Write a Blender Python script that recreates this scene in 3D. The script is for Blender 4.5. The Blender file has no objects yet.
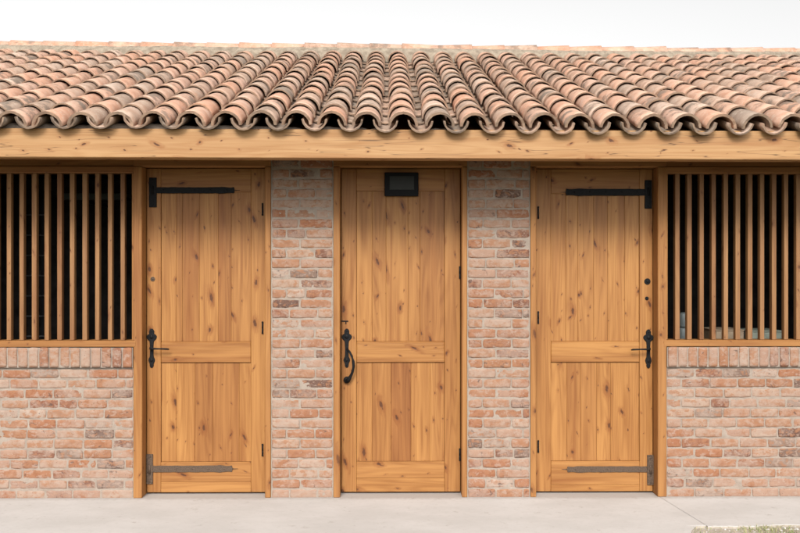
import bpy, bmesh, math, random
from mathutils import Vector, Matrix, noise
random.seed(11)
R = math.radians
scene = bpy.context.scene

# ------------------------------------------------------------------ camera
F = 949.0; D = 6.5; ZC = 1.58; YAW = math.atan(10.0/F)
cam_d = bpy.data.cameras.new('camera'); cam = bpy.data.objects.new('camera', cam_d)
scene.collection.objects.link(cam); scene.camera = cam
cam.location = (0, -D, ZC); cam.rotation_euler = (R(90), 0, -YAW)
cam_d.sensor_width = 36; cam_d.lens = 36*F/800; cam_d.clip_start = 0.05; cam_d.clip_end = 2000
cam_d.dof.use_dof = False

# ------------------------------------------------------------------ sky and sun (bright overcast)
SUN_EL, SUN_AZ = 37, -10            # azimuth from the camera side, negative = from the left
world = bpy.data.worlds.new('World'); scene.world = world; world.use_nodes = True
nt = world.node_tree; nt.nodes.clear()
sky = nt.nodes.new('ShaderNodeTexSky'); sky.sky_type = 'NISHITA'; sky.sun_disc = False
sky.sun_elevation = R(SUN_EL); sky.sun_rotation = R(180+SUN_AZ)
sky.air_density = 1.0; sky.dust_density = 3.0; sky.ozone_density = 1.0
hs = nt.nodes.new('ShaderNodeHueSaturation'); hs.inputs['Saturation'].default_value = 0.0
bg = nt.nodes.new('ShaderNodeBackground'); bg.inputs['Strength'].default_value = 0.15
out = nt.nodes.new('ShaderNodeOutputWorld')
nt.links.new(sky.outputs[0], hs.inputs['Color']); nt.links.new(hs.outputs[0], bg.inputs[0]); nt.links.new(bg.outputs[0], out.inputs[0])
sd = bpy.data.lights.new('sun', 'SUN'); sun = bpy.data.objects.new('sun', sd); scene.collection.objects.link(sun)
sd.energy = 2.7; sd.angle = R(18); sd.color = (1.0, 0.96, 0.90)
sdir = Vector((math.sin(R(SUN_AZ))*math.cos(R(SUN_EL)), -math.cos(R(SUN_AZ))*math.cos(R(SUN_EL)), math.sin(R(SUN_EL))))
sun.rotation_euler = sdir.to_track_quat('Z', 'Y').to_euler(); sun.location = (0, -20, 20)
vs = scene.view_settings; vs.view_transform = 'Standard'; vs.look = 'None'; vs.gamma = 1; vs.use_curve_mapping = False
vs.exposure = 0.45

# ------------------------------------------------------------------ measuring helpers
def PX(px, y=0.0):                       # a measured column of the photo -> x on the plane at depth y
    return (D+y)*math.tan(YAW+math.atan((px-400)/F))
def PZ(py, y=0.0): return ZC+(266-py)*(D+y)/F

# ------------------------------------------------------------------ tagging and mesh helpers
COL = scene.collection
def tag(o, label=None, cat=None, group=None, kind=None):
    if label: o['label'] = label
    if cat: o['category'] = cat
    if group: o['group'] = group
    if kind: o['kind'] = kind
    return o
def empty(name, loc):
    o = bpy.data.objects.new(name, None); COL.objects.link(o); o.location = loc; o.empty_display_size = 0.2; return o

class MB:
    def __init__(s): s.v=[]; s.f=[]; s.uv=[]; s.r=[]; s.m=[]; s.sm=[]
    def vert(s, p): s.v.append(tuple(p)); return len(s.v)-1
    def face(s, idx, uvs, rnd=(0,0), mat=0, smooth=False):
        s.f.append(tuple(idx)); s.uv.extend(uvs); s.r.extend([rnd]*len(idx)); s.m.append(mat); s.sm.append(smooth)
    def build(s, name, mats, parent=None, origin=None):
        me = bpy.data.meshes.new(name)
        o3 = origin or (0,0,0)
        me.from_pydata([(a-o3[0], b-o3[1], c-o3[2]) for a,b,c in s.v], [], s.f)
        u = me.uv_layers.new(name='UVMap'); u.data.foreach_set('uv', [c for q in s.uv for c in q])
        u2 = me.uv_layers.new(name='rnd'); u2.data.foreach_set('uv', [c for q in s.r for c in q])
        if not isinstance(mats, (list, tuple)): mats = [mats]
        for m in mats: me.materials.append(m)
        me.polygons.foreach_set('material_index', s.m); me.polygons.foreach_set('use_smooth', s.sm)
        me.update()
        o = bpy.data.objects.new(name, me); COL.objects.link(o); o.location = o3
        if parent is not None:
            o.parent = parent
            w = Vector((0,0,0)); p = parent
            while p: w += p.location; p = p.parent
            o.location = Vector(o3)-w
        return o

def box(mb, x0,x1,y0,y1,z0,z1, grain='z', bev=0.003, rnd=None, mat=0, wob=0.0):
    """chamfered board; uv in metres with v along the grain"""
    if rnd is None: rnd = (random.random(), random.random())
    ou, ov = random.uniform(0,60), random.uniform(0,60)
    b = min(bev, (x1-x0)*.4, (y1-y0)*.4, (z1-z0)*.4)
    lo = (x0,y0,z0); hi = (x1,y1,z1)
    ids = {}
    for sx in (0,1):
        for sy in (0,1):
            for sz in (0,1):
                c = [hi[0] if sx else lo[0], hi[1] if sy else lo[1], hi[2] if sz else lo[2]]
                jit = [random.uniform(-wob, wob) for _ in range(3)]
                s = (sx,sy,sz)
                for ax in range(3):     # vertex lying on the face whose normal is ax
                    p = list(c)
                    for k in range(3):
                        if k != ax: p[k] += (-b if s[k] else b)
                        p[k] += jit[k]
                    ids[(sx,sy,sz,ax)] = mb.vert(p)
    ga = 'xyz'.index(grain)
    def uvof(i, ax):
        p = mb.v[i]
        if ax == ga: k1,k2 = [k for k in range(3) if k != ax]; return (p[k1]+ou, p[k2]*1.0+ov)
        k1 = [k for k in range(3) if k not in (ax, ga)][0]
        return (p[k1]+ou+(0.37 if ax == 1 else 0), p[ga]+ov)
    def F_(idx, ax):
        # orient outward from the box centre
        c = Vector(((x0+x1)/2,(y0+y1)/2,(z0+z1)/2)); P = [Vector(mb.v[i]) for i in idx]
        n = (P[1]-P[0]).cross(P[2]-P[0]); m = sum(P, Vector())/len(P)
        if n.dot(m-c) < 0: idx = idx[::-1]
        mb.face(idx, [uvof(i, ax) for i in idx], rnd, mat)
    for ax in range(3):
        o = [k for k in range(3) if k != ax]
        for s in (0,1):
            q = []
            for a,c in ((0,0),(1,0),(1,1),(0,1)):
                t = [0,0,0]; t[ax] = s; t[o[0]] = a; t[o[1]] = c; q.append(ids[(*t, ax)])
            F_(q, ax)
    for e in range(3):                  # edges parallel to axis e
        o = [k for k in range(3) if k != e]
        for a in (0,1):
            for c in (0,1):
                t0=[0,0,0]; t0[o[0]]=a; t0[o[1]]=c; t0[e]=0; t1=list(t0); t1[e]=1
                F_([ids[(*t0,o[0])], ids[(*t1,o[0])], ids[(*t1,o[1])], ids[(*t0,o[1])]], 1 if 1 in o else o[0])
    for sx in (0,1):
        for sy in (0,1):
            for sz in (0,1):
                F_([ids[(sx,sy,sz,k)] for k in range(3)], 1)

def tube(mb, pts, rad, seg=12, mat=0, squash=None, cap=True):
    """tapered tube along a polyline"""
    rings = []
    up0 = Vector((0,0,1))
    for i,p in enumerate(pts):
        p = Vector(p)
        a = Vector(pts[max(i-1,0)]); b = Vector(pts[min(i+1,len(pts)-1)]); t = (b-a).normalized()
        u = up0 if abs(t.dot(up0)) < .95 else Vector((0,1,0))
        n = t.cross(u).normalized(); m = n.cross(t).normalized()
        r = rad[i] if isinstance(rad,(list,tuple)) else rad
        ring = []
        for k in range(seg):
            an = 2*math.pi*k/seg
            ring.append(mb.vert(p + n*math.cos(an)*r + m*math.sin(an)*r*(squash or 1)))
        rings.append(ring)
    for i in range(len(rings)-1):
        for k in range(seg):
            q = (rings[i][k], rings[i][(k+1)%seg], rings[i+1][(k+1)%seg], rings[i+1][k])
            mb.face(q, [(0,0)]*4, (0,0), mat, True)
    if cap:
        mb.face(rings[0][::-1], [(0,0)]*seg, (0,0), mat); mb.face(rings[-1], [(0,0)]*seg, (0,0), mat)

def ball(mb, c, r, sy=1.0, sz=1.0, seg=14, rings=8):
    c = Vector(c); P = []
    for i in range(1, rings):
        th = math.pi*i/rings
        P.append([mb.vert(c+Vector((r*math.sin(th)*math.cos(2*math.pi*k/seg), r*sy*math.sin(th)*math.sin(2*math.pi*k/seg), r*sz*math.cos(th)))) for k in range(seg)])
    t = mb.vert(c+Vector((0,0,r*sz))); b = mb.vert(c-Vector((0,0,r*sz)))
    for k in range(seg):
        mb.face((t, P[0][k], P[0][(k+1)%seg]), [(0,0)]*3, (0,0), 0, True)
        mb.face((b, P[-1][(k+1)%seg], P[-1][k]), [(0,0)]*3, (0,0), 0, True)
        for i in range(len(P)-1):
            mb.face((P[i][k], P[i+1][k], P[i+1][(k+1)%seg], P[i][(k+1)%seg]), [(0,0)]*4, (0,0), 0, True)

def plate(mb, outline, y0, y1, bev=0.0015):
    """outline [(x,z)] in the door plane, extruded from y0 (back) to y1 (front, smaller y), chamfered front"""
    n = len(outline); cx = sum(p[0] for p in outline)/n; cz = sum(p[1] for p in outline)/n
    area = sum(outline[i][0]*outline[(i+1)%n][1]-outline[(i+1)%n][0]*outline[i][1] for i in range(n))
    if area < 0: outline = outline[::-1]
    ins = []
    for i in range(n):
        a = Vector(outline[i-1]); b = Vector(outline[i]); c = Vector(outline[(i+1)%n])
        t = (c-a); t.normalize(); ins.append((b.x - t.y*bev, b.y + t.x*bev))
    A = [mb.vert((x,y0,z)) for x,z in outline]; B = [mb.vert((x,y1+bev,z)) for x,z in outline]; Cc = [mb.vert((x,y1,z)) for x,z in ins]
    for i in range(n):
        j = (i+1)%n
        mb.face((A[i],A[j],B[j],B[i]), [(0,0)]*4); mb.face((B[i],B[j],Cc[j],Cc[i]), [(0,0)]*4)
    mb.face(Cc, [(0,0)]*n)

# ------------------------------------------------------------------ node helpers
class NT:
    def __init__(s, name):
        s.m = bpy.data.materials.new(name); s.m.use_nodes = True; s.t = s.m.node_tree; s.t.nodes.clear()
        s.out = s.n('ShaderNodeOutputMaterial'); s.b = s.n('ShaderNodeBsdfPrincipled'); s.l(s.b.outputs[0], s.out.inputs[0])
    def n(s, typ, **kw):
        x = s.t.nodes.new(typ)
        for k,v in kw.items(): setattr(x, k, v)
        return x
    def l(s, a, b): s.t.links.new(a, b)
    def put(s, sock, v):
        if isinstance(v, bpy.types.NodeSocket): s.l(v, sock)
        elif v is not None: sock.default_value = v
    def math(s, op, a, b=None, c=None, clamp=False):
        x = s.n('ShaderNodeMath', operation=op, use_clamp=clamp); s.put(x.inputs[0], a)
        if b is not None: s.put(x.inputs[1], b)
        if c is not None: s.put(x.inputs[2], c)
        return x.outputs[0]
    def vmath(s, op, a, b=None):
        x = s.n('ShaderNodeVectorMath', operation=op); s.put(x.inputs[0], a)
        if b is not None: s.put(x.inputs[1], b)
        return x.outputs['Value'] if op in ('LENGTH','DISTANCE','DOT_PRODUCT') else x.outputs[0]
    def comb(s, x, y, z=0.0):
        c = s.n('ShaderNodeCombineXYZ'); s.put(c.inputs[0], x); s.put(c.inputs[1], y); s.put(c.inputs[2], z); return c.outputs[0]
    def sep(s, v):
        c = s.n('ShaderNodeSeparateXYZ'); s.l(v, c.inputs[0]); return c.outputs
    def noise(s, vec, scale, detail=2, rough=.5, dist=0.0, dim='3D'):
        x = s.n('ShaderNodeTexNoise', noise_dimensions=dim); s.put(x.inputs['Vector'], vec)
        x.inputs['Scale'].default_value = scale; x.inputs['Detail'].default_value = detail
        x.inputs['Roughness'].default_value = rough; x.inputs['Distortion'].default_value = dist
        return x.outputs[0]
    def step(s, v, a, b, lo=0.0, hi=1.0):
        x = s.n('ShaderNodeMapRange', interpolation_type='SMOOTHSTEP'); s.put(x.inputs[0], v)
        s.put(x.inputs[1], a); s.put(x.inputs[2], b); s.put(x.inputs[3], lo); s.put(x.inputs[4], hi); return x.outputs[0]
    def mix(s, f, a, b, mode='MIX'):
        x = s.n('ShaderNodeMix', data_type='RGBA', blend_type=mode); s.put(x.inputs[0], f)
        s.put(x.inputs[6], a if not isinstance(a, tuple) else (*a,1)); s.put(x.inputs[7], b if not isinstance(b, tuple) else (*b,1))
        return x.outputs[2]
    def ramp(s, v, stops, interp='LINEAR'):
        x = s.n('ShaderNodeValToRGB'); cr = x.color_ramp; cr.interpolation = interp
        while len(cr.elements) < len(stops): cr.elements.new(0.5)
        for e,(p,c) in zip(cr.elements, stops): e.position = p; e.color = (*c,1)
        s.put(x.inputs[0], v); return x.outputs[0]
    def bump(s, h, strength, dist):
        x = s.n('ShaderNodeBump'); x.inputs['Strength'].default_value = strength; x.inputs['Distance'].default_value = dist
        s.l(h, x.inputs['Height']); s.l(x.outputs[0], s.b.inputs['Normal'])
    def base(s, col, k): s.l(s.mix(1.0, col, (k,k,k), 'MULTIPLY'), s.b.inputs['Base Color'])
    def uv(s, name): return s.n('ShaderNodeUVMap', uv_map=name).outputs[0]

def wood_mat(name, light, dark, var=0.22, knots=1.0, rough=0.5, check=0.0):
    m = NT(name); uv = m.uv('UVMap'); s = m.sep(uv); u, v = s[0], s[1]; r = m.sep(m.uv('rnd')); r1, r2 = r[0], r[1]
    # knots: three sizes of sparse cells
    def knot(su, sv, lo, rmin, rmax, off):
        vec = m.comb(m.math('MULTIPLY_ADD', u, su, off), m.math('MULTIPLY_ADD', v, sv, off*1.7))
        vo = m.n('ShaderNodeTexVoronoi', voronoi_dimensions='2D', feature='F1'); m.l(vec, vo.inputs['Vector']); vo.inputs['Scale'].default_value = 1
        vo.inputs['Randomness'].default_value = 1.0
        d = m.vmath('SUBTRACT', vec, vo.outputs['Position']); ds = m.sep(d)
        dx = m.math('DIVIDE', ds[0], su); dy = m.math('DIVIDE', ds[1], sv)
        cr = m.sep(vo.outputs['Color'])
        el = m.math('MULTIPLY_ADD', cr[1], 0.60, 0.38)
        dy2 = m.math('MULTIPLY', m.math('ADD', dy, m.math('MULTIPLY', dx, m.math('MULTIPLY_ADD', cr[2], 3.2, -1.6))), el)
        dist = m.vmath('LENGTH', m.comb(dx, dy2))
        nz = m.noise(m.comb(m.math('MULTIPLY', u, 90.0), m.math('MULTIPLY', v, 60.0), off), 1, 2)
        dist = m.math('ADD', dist, m.math('MULTIPLY_ADD', nz, 0.014, -0.007))
        has = m.math('GREATER_THAN', cr[0], lo)
        rad = m.math('MULTIPLY', has, m.math('MULTIPLY_ADD', cr[2], rmax-rmin, rmin))
        core = m.math('MULTIPLY', m.step(m.math('DIVIDE', dist, m.math('MAXIMUM', rad, 0.0001)), 1.15, 0.55), has)
        halo = m.math('MULTIPLY', m.step(m.math('DIVIDE', dist, m.math('MAXIMUM', rad, 0.0001)), 3.6, 0.6), has)
        return core, halo
    c1, h1 = knot(7.5, 3.4, 0.60, 0.0060, 0.0145, 3.3)
    c2, h2 = knot(15.0, 7.0, 0.62, 0.0026, 0.0058, 11.7)
    core = m.math('MULTIPLY', m.math('MAXIMUM', c1, m.math('MULTIPLY', c2, 0.9)), knots)
    halo = m.math('MULTIPLY', m.math('MAXIMUM', h1, m.math('MULTIPLY', h2, 0.6)), knots)
    # cathedral grain
    base = m.noise(m.comb(m.math('MULTIPLY', u, 8.0), m.math('MULTIPLY', v, 0.50), r2), 1.0, 2.0, .45)
    g = m.math('ADD', m.math('MULTIPLY', base, 13.0), m.math('MULTIPLY', halo, 0.9))
    band = m.math('MULTIPLY_ADD', m.math('SINE', m.math('MULTIPLY', g, 6.2832)), 0.5, 0.5)
    band = m.math('POWER', band, 1.7)
    fine = m.noise(m.comb(m.math('MULTIPLY', u, 170.0), m.math('MULTIPLY', v, 4.0), 2.0), 1.0, 3.0, .6)
    wide = m.noise(m.comb(m.math('MULTIPLY', u, 16.0), m.math('MULTIPLY', v, 0.9), 7.0), 1.0, 3.0, .55)
    mid_ = m.noise(m.comb(m.math('MULTIPLY', u, 55.0), m.math('MULTIPLY', v, 1.6), 5.0), 1.0, 3.0, .6)
    t = m.math('ADD', m.math('MULTIPLY', band, 0.26), m.math('MULTIPLY', m.step(wide, .36, .66), 0.42))
    t = m.math('ADD', t, m.math('MULTIPLY', m.step(mid_, .35, .7), 0.26))
    t = m.math('ADD', t, m.math('MULTIPLY_ADD', fine, 0.36, -0.14), clamp=True)
    col = m.mix(t, light, dark)
    # per-board tint and value
    tint = m.ramp(r1, [(0.0,(1.06,1.04,0.98)), (0.35,(1.0,0.97,0.93)), (0.65,(0.90,0.83,0.76)), (0.88,(0.80,0.70,0.62)), (1.0,(0.72,0.58,0.50))])
    col = m.mix(var*4.0 if var < .25 else 1.0, col, m.mix(1.0, col, tint, 'MULTIPLY'))
    # reddish heartwood streaks
    hw = m.noise(m.comb(m.math('MULTIPLY', u, 13.0), m.math('MULTIPLY', v, 0.45), m.math('MULTIPLY', r2, 9.0)), 1.0, 2.0, .5)
    col = m.mix(m.step(hw, .56, .70, 0.0, .38), col, (dark[0]*.86, dark[1]*.66, dark[2]*.55))
    col = m.mix(m.math('MULTIPLY', halo, 0.62), col, (dark[0]*.80, dark[1]*.58, dark[2]*.42))
    kn = m.mix(m.noise(m.comb(m.math('MULTIPLY', u, 120.0), m.math('MULTIPLY', v, 120.0), 1.0), 1, 2), (0.030,0.011,0.005), (0.20,0.070,0.022))
    col = m.mix(m.math('MULTIPLY', core, 0.97), col, kn)
    if check:       # drying checks along the grain
        ck = m.noise(m.comb(m.math('MULTIPLY', u, 22.0), m.math('MULTIPLY', v, 1.1), 31.0), 1.0, 2.0, .5)
        line = m.math('SUBTRACT', 1.0, m.step(m.math('ABSOLUTE', m.math('SUBTRACT', ck, 0.5)), 0.0, 0.010))
        gate = m.step(m.noise(m.comb(m.math('MULTIPLY', u, 5.0), m.math('MULTIPLY', v, 1.6), 17.0), 1.0, 1), .46, .50)
        line = m.math('MULTIPLY', m.math('MULTIPLY', line, gate), check)
        col = m.mix(line, col, (0.07,0.03,0.014))
    m.l(m.mix(1.0, col, (.65,.595,.495), 'MULTIPLY'), m.b.inputs['Base Color'])
    rg = m.math('MULTIPLY_ADD', fine, 0.25, rough-0.12); m.l(rg, m.b.inputs['Roughness'])
    m.b.inputs['Specular IOR Level'].default_value = 0.35
    h = m.math('ADD', m.math('MULTIPLY', fine, 0.7), m.math('MULTIPLY', band, -0.3)); h = m.math('SUBTRACT', h, m.math('MULTIPLY', core, 0.8))
    m.bump(h, 0.35, 0.002)
    return m.m

M = {}
M['door'] = wood_mat('door_wood', (0.560,0.295,0.108), (0.310,0.128,0.034), rough=.5)
M['frame'] = wood_mat('frame_wood', (0.510,0.265,0.100), (0.300,0.128,0.040), rough=.6, knots=.8)
M['beam'] = wood_mat('beam_wood', (0.600,0.385,0.215), (0.440,0.235,0.105), rough=.6, check=.8)
M['bar'] = wood_mat('bar_wood', (0.430,0.250,0.125), (0.250,0.115,0.052), rough=.6, knots=.9)
M['under'] = wood_mat('header_wood', (0.420,0.190,0.075), (0.260,0.100,0.035), rough=.6)

def simple(name, col, rough=.6, metal=0.0, nscale=40, namt=.3, bump=.3, bd=.002, spec=.5):
    m = NT(name); tc = m.n('ShaderNodeTexCoord').outputs['Object']; n = m.noise(tc, nscale, 4, .6)
    c = m.mix(m.step(n, .3, .7), tuple(k*(1-namt) for k in col), tuple(min(1,k*(1+namt)) for k in col)); m.l(c, m.b.inputs['Base Color'])
    m.b.inputs['Roughness'].default_value = rough; m.b.inputs['Metallic'].default_value = metal
    m.b.inputs['Specular IOR Level'].default_value = spec
    m.bump(n, bump, bd); return m.m
M['iron'] = simple('black_wrought_iron', (0.010,0.010,0.011), .55, .0, 120, .3, .6, .002, .12)
M['rust_lit'] = simple('worn_iron_lit', (0.085,0.056,0.038), .75, .0, 160, .45, .7, .002, .3)  # rusted iron, its paler tone also paints in light on the lower hinges
M['blackplastic'] = simple('black_plastic', (0.007,0.007,0.008), .5, 0, 30, .1, .05, .0, .1)
M['screen'] = simple('dark_glass', (0.016,0.017,0.013), .35, 0, 20, .1, .0, .0, .15)
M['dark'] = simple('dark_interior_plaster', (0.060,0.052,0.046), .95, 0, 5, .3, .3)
M['pale'] = simple('pale_painted_metal', (0.13,0.15,0.15), .5, 0, 20, .1, .1)
M['card'] = simple('pale_cardboard', (0.30,0.23,0.16), .8, 0, 12, .15, .1)
M['greenbox'] = simple('grey_green_paint', (0.20,0.23,0.19), .6, 0, 12, .15, .1)
M['steel'] = simple('dull_steel', (0.10,0.10,0.10), .6, .3, 60, .2, .1)

# brick: r1 picks the firing colour, r2 the amount of lime left on the face
def brick_mat():
    m = NT('old_brick'); geo = m.n('ShaderNodeNewGeometry'); P = geo.outputs['Position']
    r = m.sep(m.uv('rnd')); r1, r2 = r[0], r[1]; uv = m.uv('UVMap')
    base = m.ramp(r1, [(0.0,(0.50,0.385,0.30)),(0.16,(0.45,0.305,0.22)),(0.36,(0.44,0.260,0.170)),(0.52,(0.39,0.185,0.105)),(0.64,(0.43,0.245,0.150)),(0.78,(0.30,0.145,0.095)),(0.88,(0.17,0.115,0.095)),(1.0,(0.53,0.44,0.365))])
    n1 = m.noise(uv, 22, 3, .6); n2 = m.noise(uv, 70, 4, .65); n3 = m.noise(uv, 9, 2, .5)
    base = m.mix(m.step(n1, .35, .68), base, m.mix(1.0, base, (0.82,0.72,0.66), 'MULTIPLY'))
    # core colour brighter orange where the skin has worn off
    bl = m.noise(m.vmath('MULTIPLY', uv, (1.0,1.5,1.0)), 24, 3, .6, .4)
    base = m.mix(m.math('MULTIPLY', m.step(bl, .52, .60), .75), base, (0.40,0.205,0.115))
    base = m.mix(m.math('MULTIPLY', m.step(bl, .46, .38), .60), base, (0.46,0.355,0.285))
    Pz = m.sep(P)[2]; foot = m.step(m.math('ADD', Pz, m.math('MULTIPLY', n1, .25)), .34, .10, 0.0, .16)
    lime = m.step(m.math('ADD', foot, m.math('ADD', m.math('ADD', n3, m.math('MULTIPLY', n2, .5)), m.math('MULTIPLY', r2, .30))), .84, 1.06)
    base = m.mix(m.math('MULTIPLY', lime, .48), base, (0.47,0.38,0.315))
    dk = m.noise(uv, 24, 3, .7, .6)
    base = m.mix(m.math('MULTIPLY', m.step(dk, .60, .68), m.math('MULTIPLY', m.math('GREATER_THAN', r1, .5), .75)), base, (0.12,0.085,0.075))
    pit = m.step(n2, .30, .38)
    base = m.mix(pit, (0.26,0.15,0.105), base)
    m.l(m.mix(1.0, base, (.70,.655,.64), 'MULTIPLY'), m.b.inputs['Base Color']); m.b.inputs['Roughness'].default_value = .9; m.b.inputs['Specular IOR Level'].default_value = .2
    h = m.math('ADD', m.math('MULTIPLY', n2, .6), m.math('MULTIPLY', m.noise(uv, 180, 3, .6), .4)); m.bump(h, .8, .004); return m.m
def mortar_mat():
    m = NT('lime_mortar'); P = m.n('ShaderNodeNewGeometry').outputs['Position']
    n1 = m.noise(P, 14, 4, .6); n2 = m.noise(P, 120, 4, .7)
    c = m.mix(m.step(n1, .3, .7), (0.40,0.32,0.26), (0.50,0.415,0.345)); c = m.mix(m.step(n2, .28, .45, 0.55, 0.0), c, (0.24,0.19,0.15))
    m.base(c, .65); m.b.inputs['Roughness'].default_value = .95; m.b.inputs['Specular IOR Level'].default_value = .15
    m.bump(n2, .8, .003); return m.m
M['brick'] = brick_mat(); M['mortar'] = mortar_mat()

def tile_mat():
    m = NT('weathered_clay_tile'); P = m.n('ShaderNodeNewGeometry').outputs['Position']
    r = m.sep(m.uv('rnd')); r1, r2 = r[0], r[1]; uv = m.sep(m.uv('UVMap')); e = uv[0]; along = uv[1]
    off = m.vmath('ADD', P, m.comb(m.math('MULTIPLY', r1, 13.0), m.math('MULTIPLY', r2, 9.0), 0.0))
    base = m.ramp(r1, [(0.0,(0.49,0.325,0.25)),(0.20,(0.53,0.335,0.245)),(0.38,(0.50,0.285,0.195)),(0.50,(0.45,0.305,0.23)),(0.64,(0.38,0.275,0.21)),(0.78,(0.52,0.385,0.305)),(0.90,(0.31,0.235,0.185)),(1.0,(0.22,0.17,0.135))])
    n1 = m.noise(off, 9, 4, .6); n2 = m.noise(off, 34, 4, .65); n3 = m.noise(off, 90, 3, .6)
    base = m.mix(m.step(n1, .36, .66), base, m.mix(1.0, base, (0.86,0.76,0.70), 'MULTIPLY'))
    base = m.mix(m.step(n2, .50, .68, 0, .42), base, (0.52,0.45,0.37))          # pale lichen
    gr = m.math('MULTIPLY', m.step(m.math('ADD', n1, m.math('MULTIPLY', n3, .30)), .61, .76), m.step(r2, .25, .8))
    base = m.mix(m.math('MULTIPLY', gr, .8), base, (0.16,0.135,0.11))         # black crust
    # soot and algae along the lower rim and on the broken edge
    rim = m.math('MULTIPLY', m.step(m.math('ADD', along, m.math('MULTIPLY', n2, .04)), .030, .010), .35)
    base = m.mix(rim, base, (0.30,0.225,0.165))
    base = m.mix(m.math('MULTIPLY', e, .80), base, m.mix(m.step(n1,.35,.65), (0.12,0.080,0.055), (0.30,0.20,0.135)))
    m.base(base, 1.0); m.b.inputs['Roughness'].default_value = .88; m.b.inputs['Specular IOR Level'].default_value = .2
    m.bump(m.math('ADD', m.math('MULTIPLY', n2, .6), m.math('MULTIPLY', n3, .4)), .7, .004); return m.m
M['tile'] = tile_mat()

def concrete_mat():
    m = NT('pale_concrete'); P = m.n('ShaderNodeNewGeometry').outputs['Position']
    n1 = m.noise(m.vmath('MULTIPLY', P, (1.0,1.8,1.0)), 1.6, 4, .6); n2 = m.noise(P, 26, 4, .65); n3 = m.noise(P, 160, 3, .6)
    c = m.mix(m.step(n1, .33, .68), (0.555,0.525,0.50), (0.625,0.595,0.57)); c = m.mix(m.step(n2, .50, .72, 0, .35), c, (0.49,0.45,0.42))
    c = m.mix(m.step(n3, .62, .72, 0, .35), c, (0.36,0.31,0.27))
    sp = m.noise(P, 9, 5, .75); c = m.mix(m.step(sp, .60, .70, 0, .55), c, (0.36,0.31,0.27))
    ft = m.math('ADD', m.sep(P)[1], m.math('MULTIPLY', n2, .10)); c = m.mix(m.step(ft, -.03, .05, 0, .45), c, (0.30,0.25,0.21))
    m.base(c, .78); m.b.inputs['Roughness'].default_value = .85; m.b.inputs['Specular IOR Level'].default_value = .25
    m.bump(m.math('ADD', m.math('MULTIPLY', n2, .6), m.math('MULTIPLY', n3, .4)), .4, .003); return m.m
def dirt_mat():
    m = NT('dry_earth'); P = m.n('ShaderNodeNewGeometry').outputs['Position']
    n1 = m.noise(P, 1.3, 5, .6); n2 = m.noise(P, 45, 4, .7)
    c = m.mix(m.step(n1, .35, .65), (0.34,0.285,0.235), (0.46,0.40,0.345)); c = m.mix(m.step(n2, .45, .7, 0, .6), c, (0.25,0.215,0.15))
    g = m.noise(P, .5, 4, .6); yy = m.math('ADD', m.sep(P)[1], m.math('MULTIPLY_ADD', g, .8, -.4))
    c = m.mix(m.step(yy, -1.05, -1.5, .12, .95), c, m.mix(m.step(n2,.35,.65), (0.030,0.045,0.012), (0.075,0.085,0.030)))
    m.l(c, m.b.inputs['Base Color']); m.b.inputs['Roughness'].default_value = .95; m.bump(n2, .8, .01); return m.m
M['concrete'] = concrete_mat(); M['dirt'] = dirt_mat()

# ================================================================== GROUND
g = MB()
i = [g.vert(p) for p in ((-400,-400,-.014),(400,-400,-.014),(400,400,-.014),(-400,400,-.014))]
g.face(i, [(0,0)]*4); tag(g.build('ground', M['dirt']), kind='structure')
def nz(x,y=0,z=0): return noise.noise(Vector((x,y,z)))
def slab(xl, xr, front, back=0.0):
    """pavement slab with side lines xl(y), xr(y) and a broken front edge"""
    mb = MB(); n = 160; top=[]; bot=[]
    x0f, x1f = xl(front(0)), xr(front(0))
    rows = []
    for k in range(n+1):
        t = k/n
        xf = x0f+(x1f-x0f)*t; yf = front(xf)
        col = []
        for j in range(7):
            s = j/6; y = back+(yf-back)*s; x = xl(y)+(xr(y)-xl(y))*t
            col.append(mb.vert((x, y, 0.0)))
        col.append(mb.vert((xf, yf-.004, -.003))); col.append(mb.vert((xf, yf-.010, -.02)))
        rows.append(col)
    for k in range(n):
        for j in range(8):
            mb.face((rows[k][j+1], rows[k+1][j+1], rows[k+1][j], rows[k][j]), [(0,0)]*4, (0,0), (1 if j == 7 else 0), False)
    return mb
J = lambda y: 1.85 - .11*y
def left_front(x):
    t=min(1,max(0,(x-1.60)/.30)); t=t*t*(3-2*t)
    return -1.25+t*.53+.03*nz(x*3)+(.02*nz(x*9,3)+.012*nz(x*25,2) if t>0 else 0)
def right_front(x):
    b = -.725 + .035*nz(x*2.2, 4) + .03*nz(x*7, 1) + .014*nz(x*23, 2)
    return b
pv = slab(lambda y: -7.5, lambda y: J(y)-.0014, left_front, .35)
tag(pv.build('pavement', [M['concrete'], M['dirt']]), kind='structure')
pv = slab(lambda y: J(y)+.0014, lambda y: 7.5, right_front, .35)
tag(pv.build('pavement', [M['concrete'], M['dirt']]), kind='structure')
js = MB(); q=[js.vert(p) for p in ((J(.3)-.02,.3,-.007),(J(.3)+.02,.3,-.007),(J(-1.7)+.02,-1.7,-.012),(J(-1.7)-.02,-1.7,-.012))]
js.face(q[::-1], [(0,0)]*4)

# ================================================================== BUILDING
B = empty('brick_building', (0, 0, 0))
tag(B, 'low brick building with three wooden plank doors, slatted windows and a barrel tile roof', 'building')
WL, WR = -4.7, 4.75          # outer ends
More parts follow.
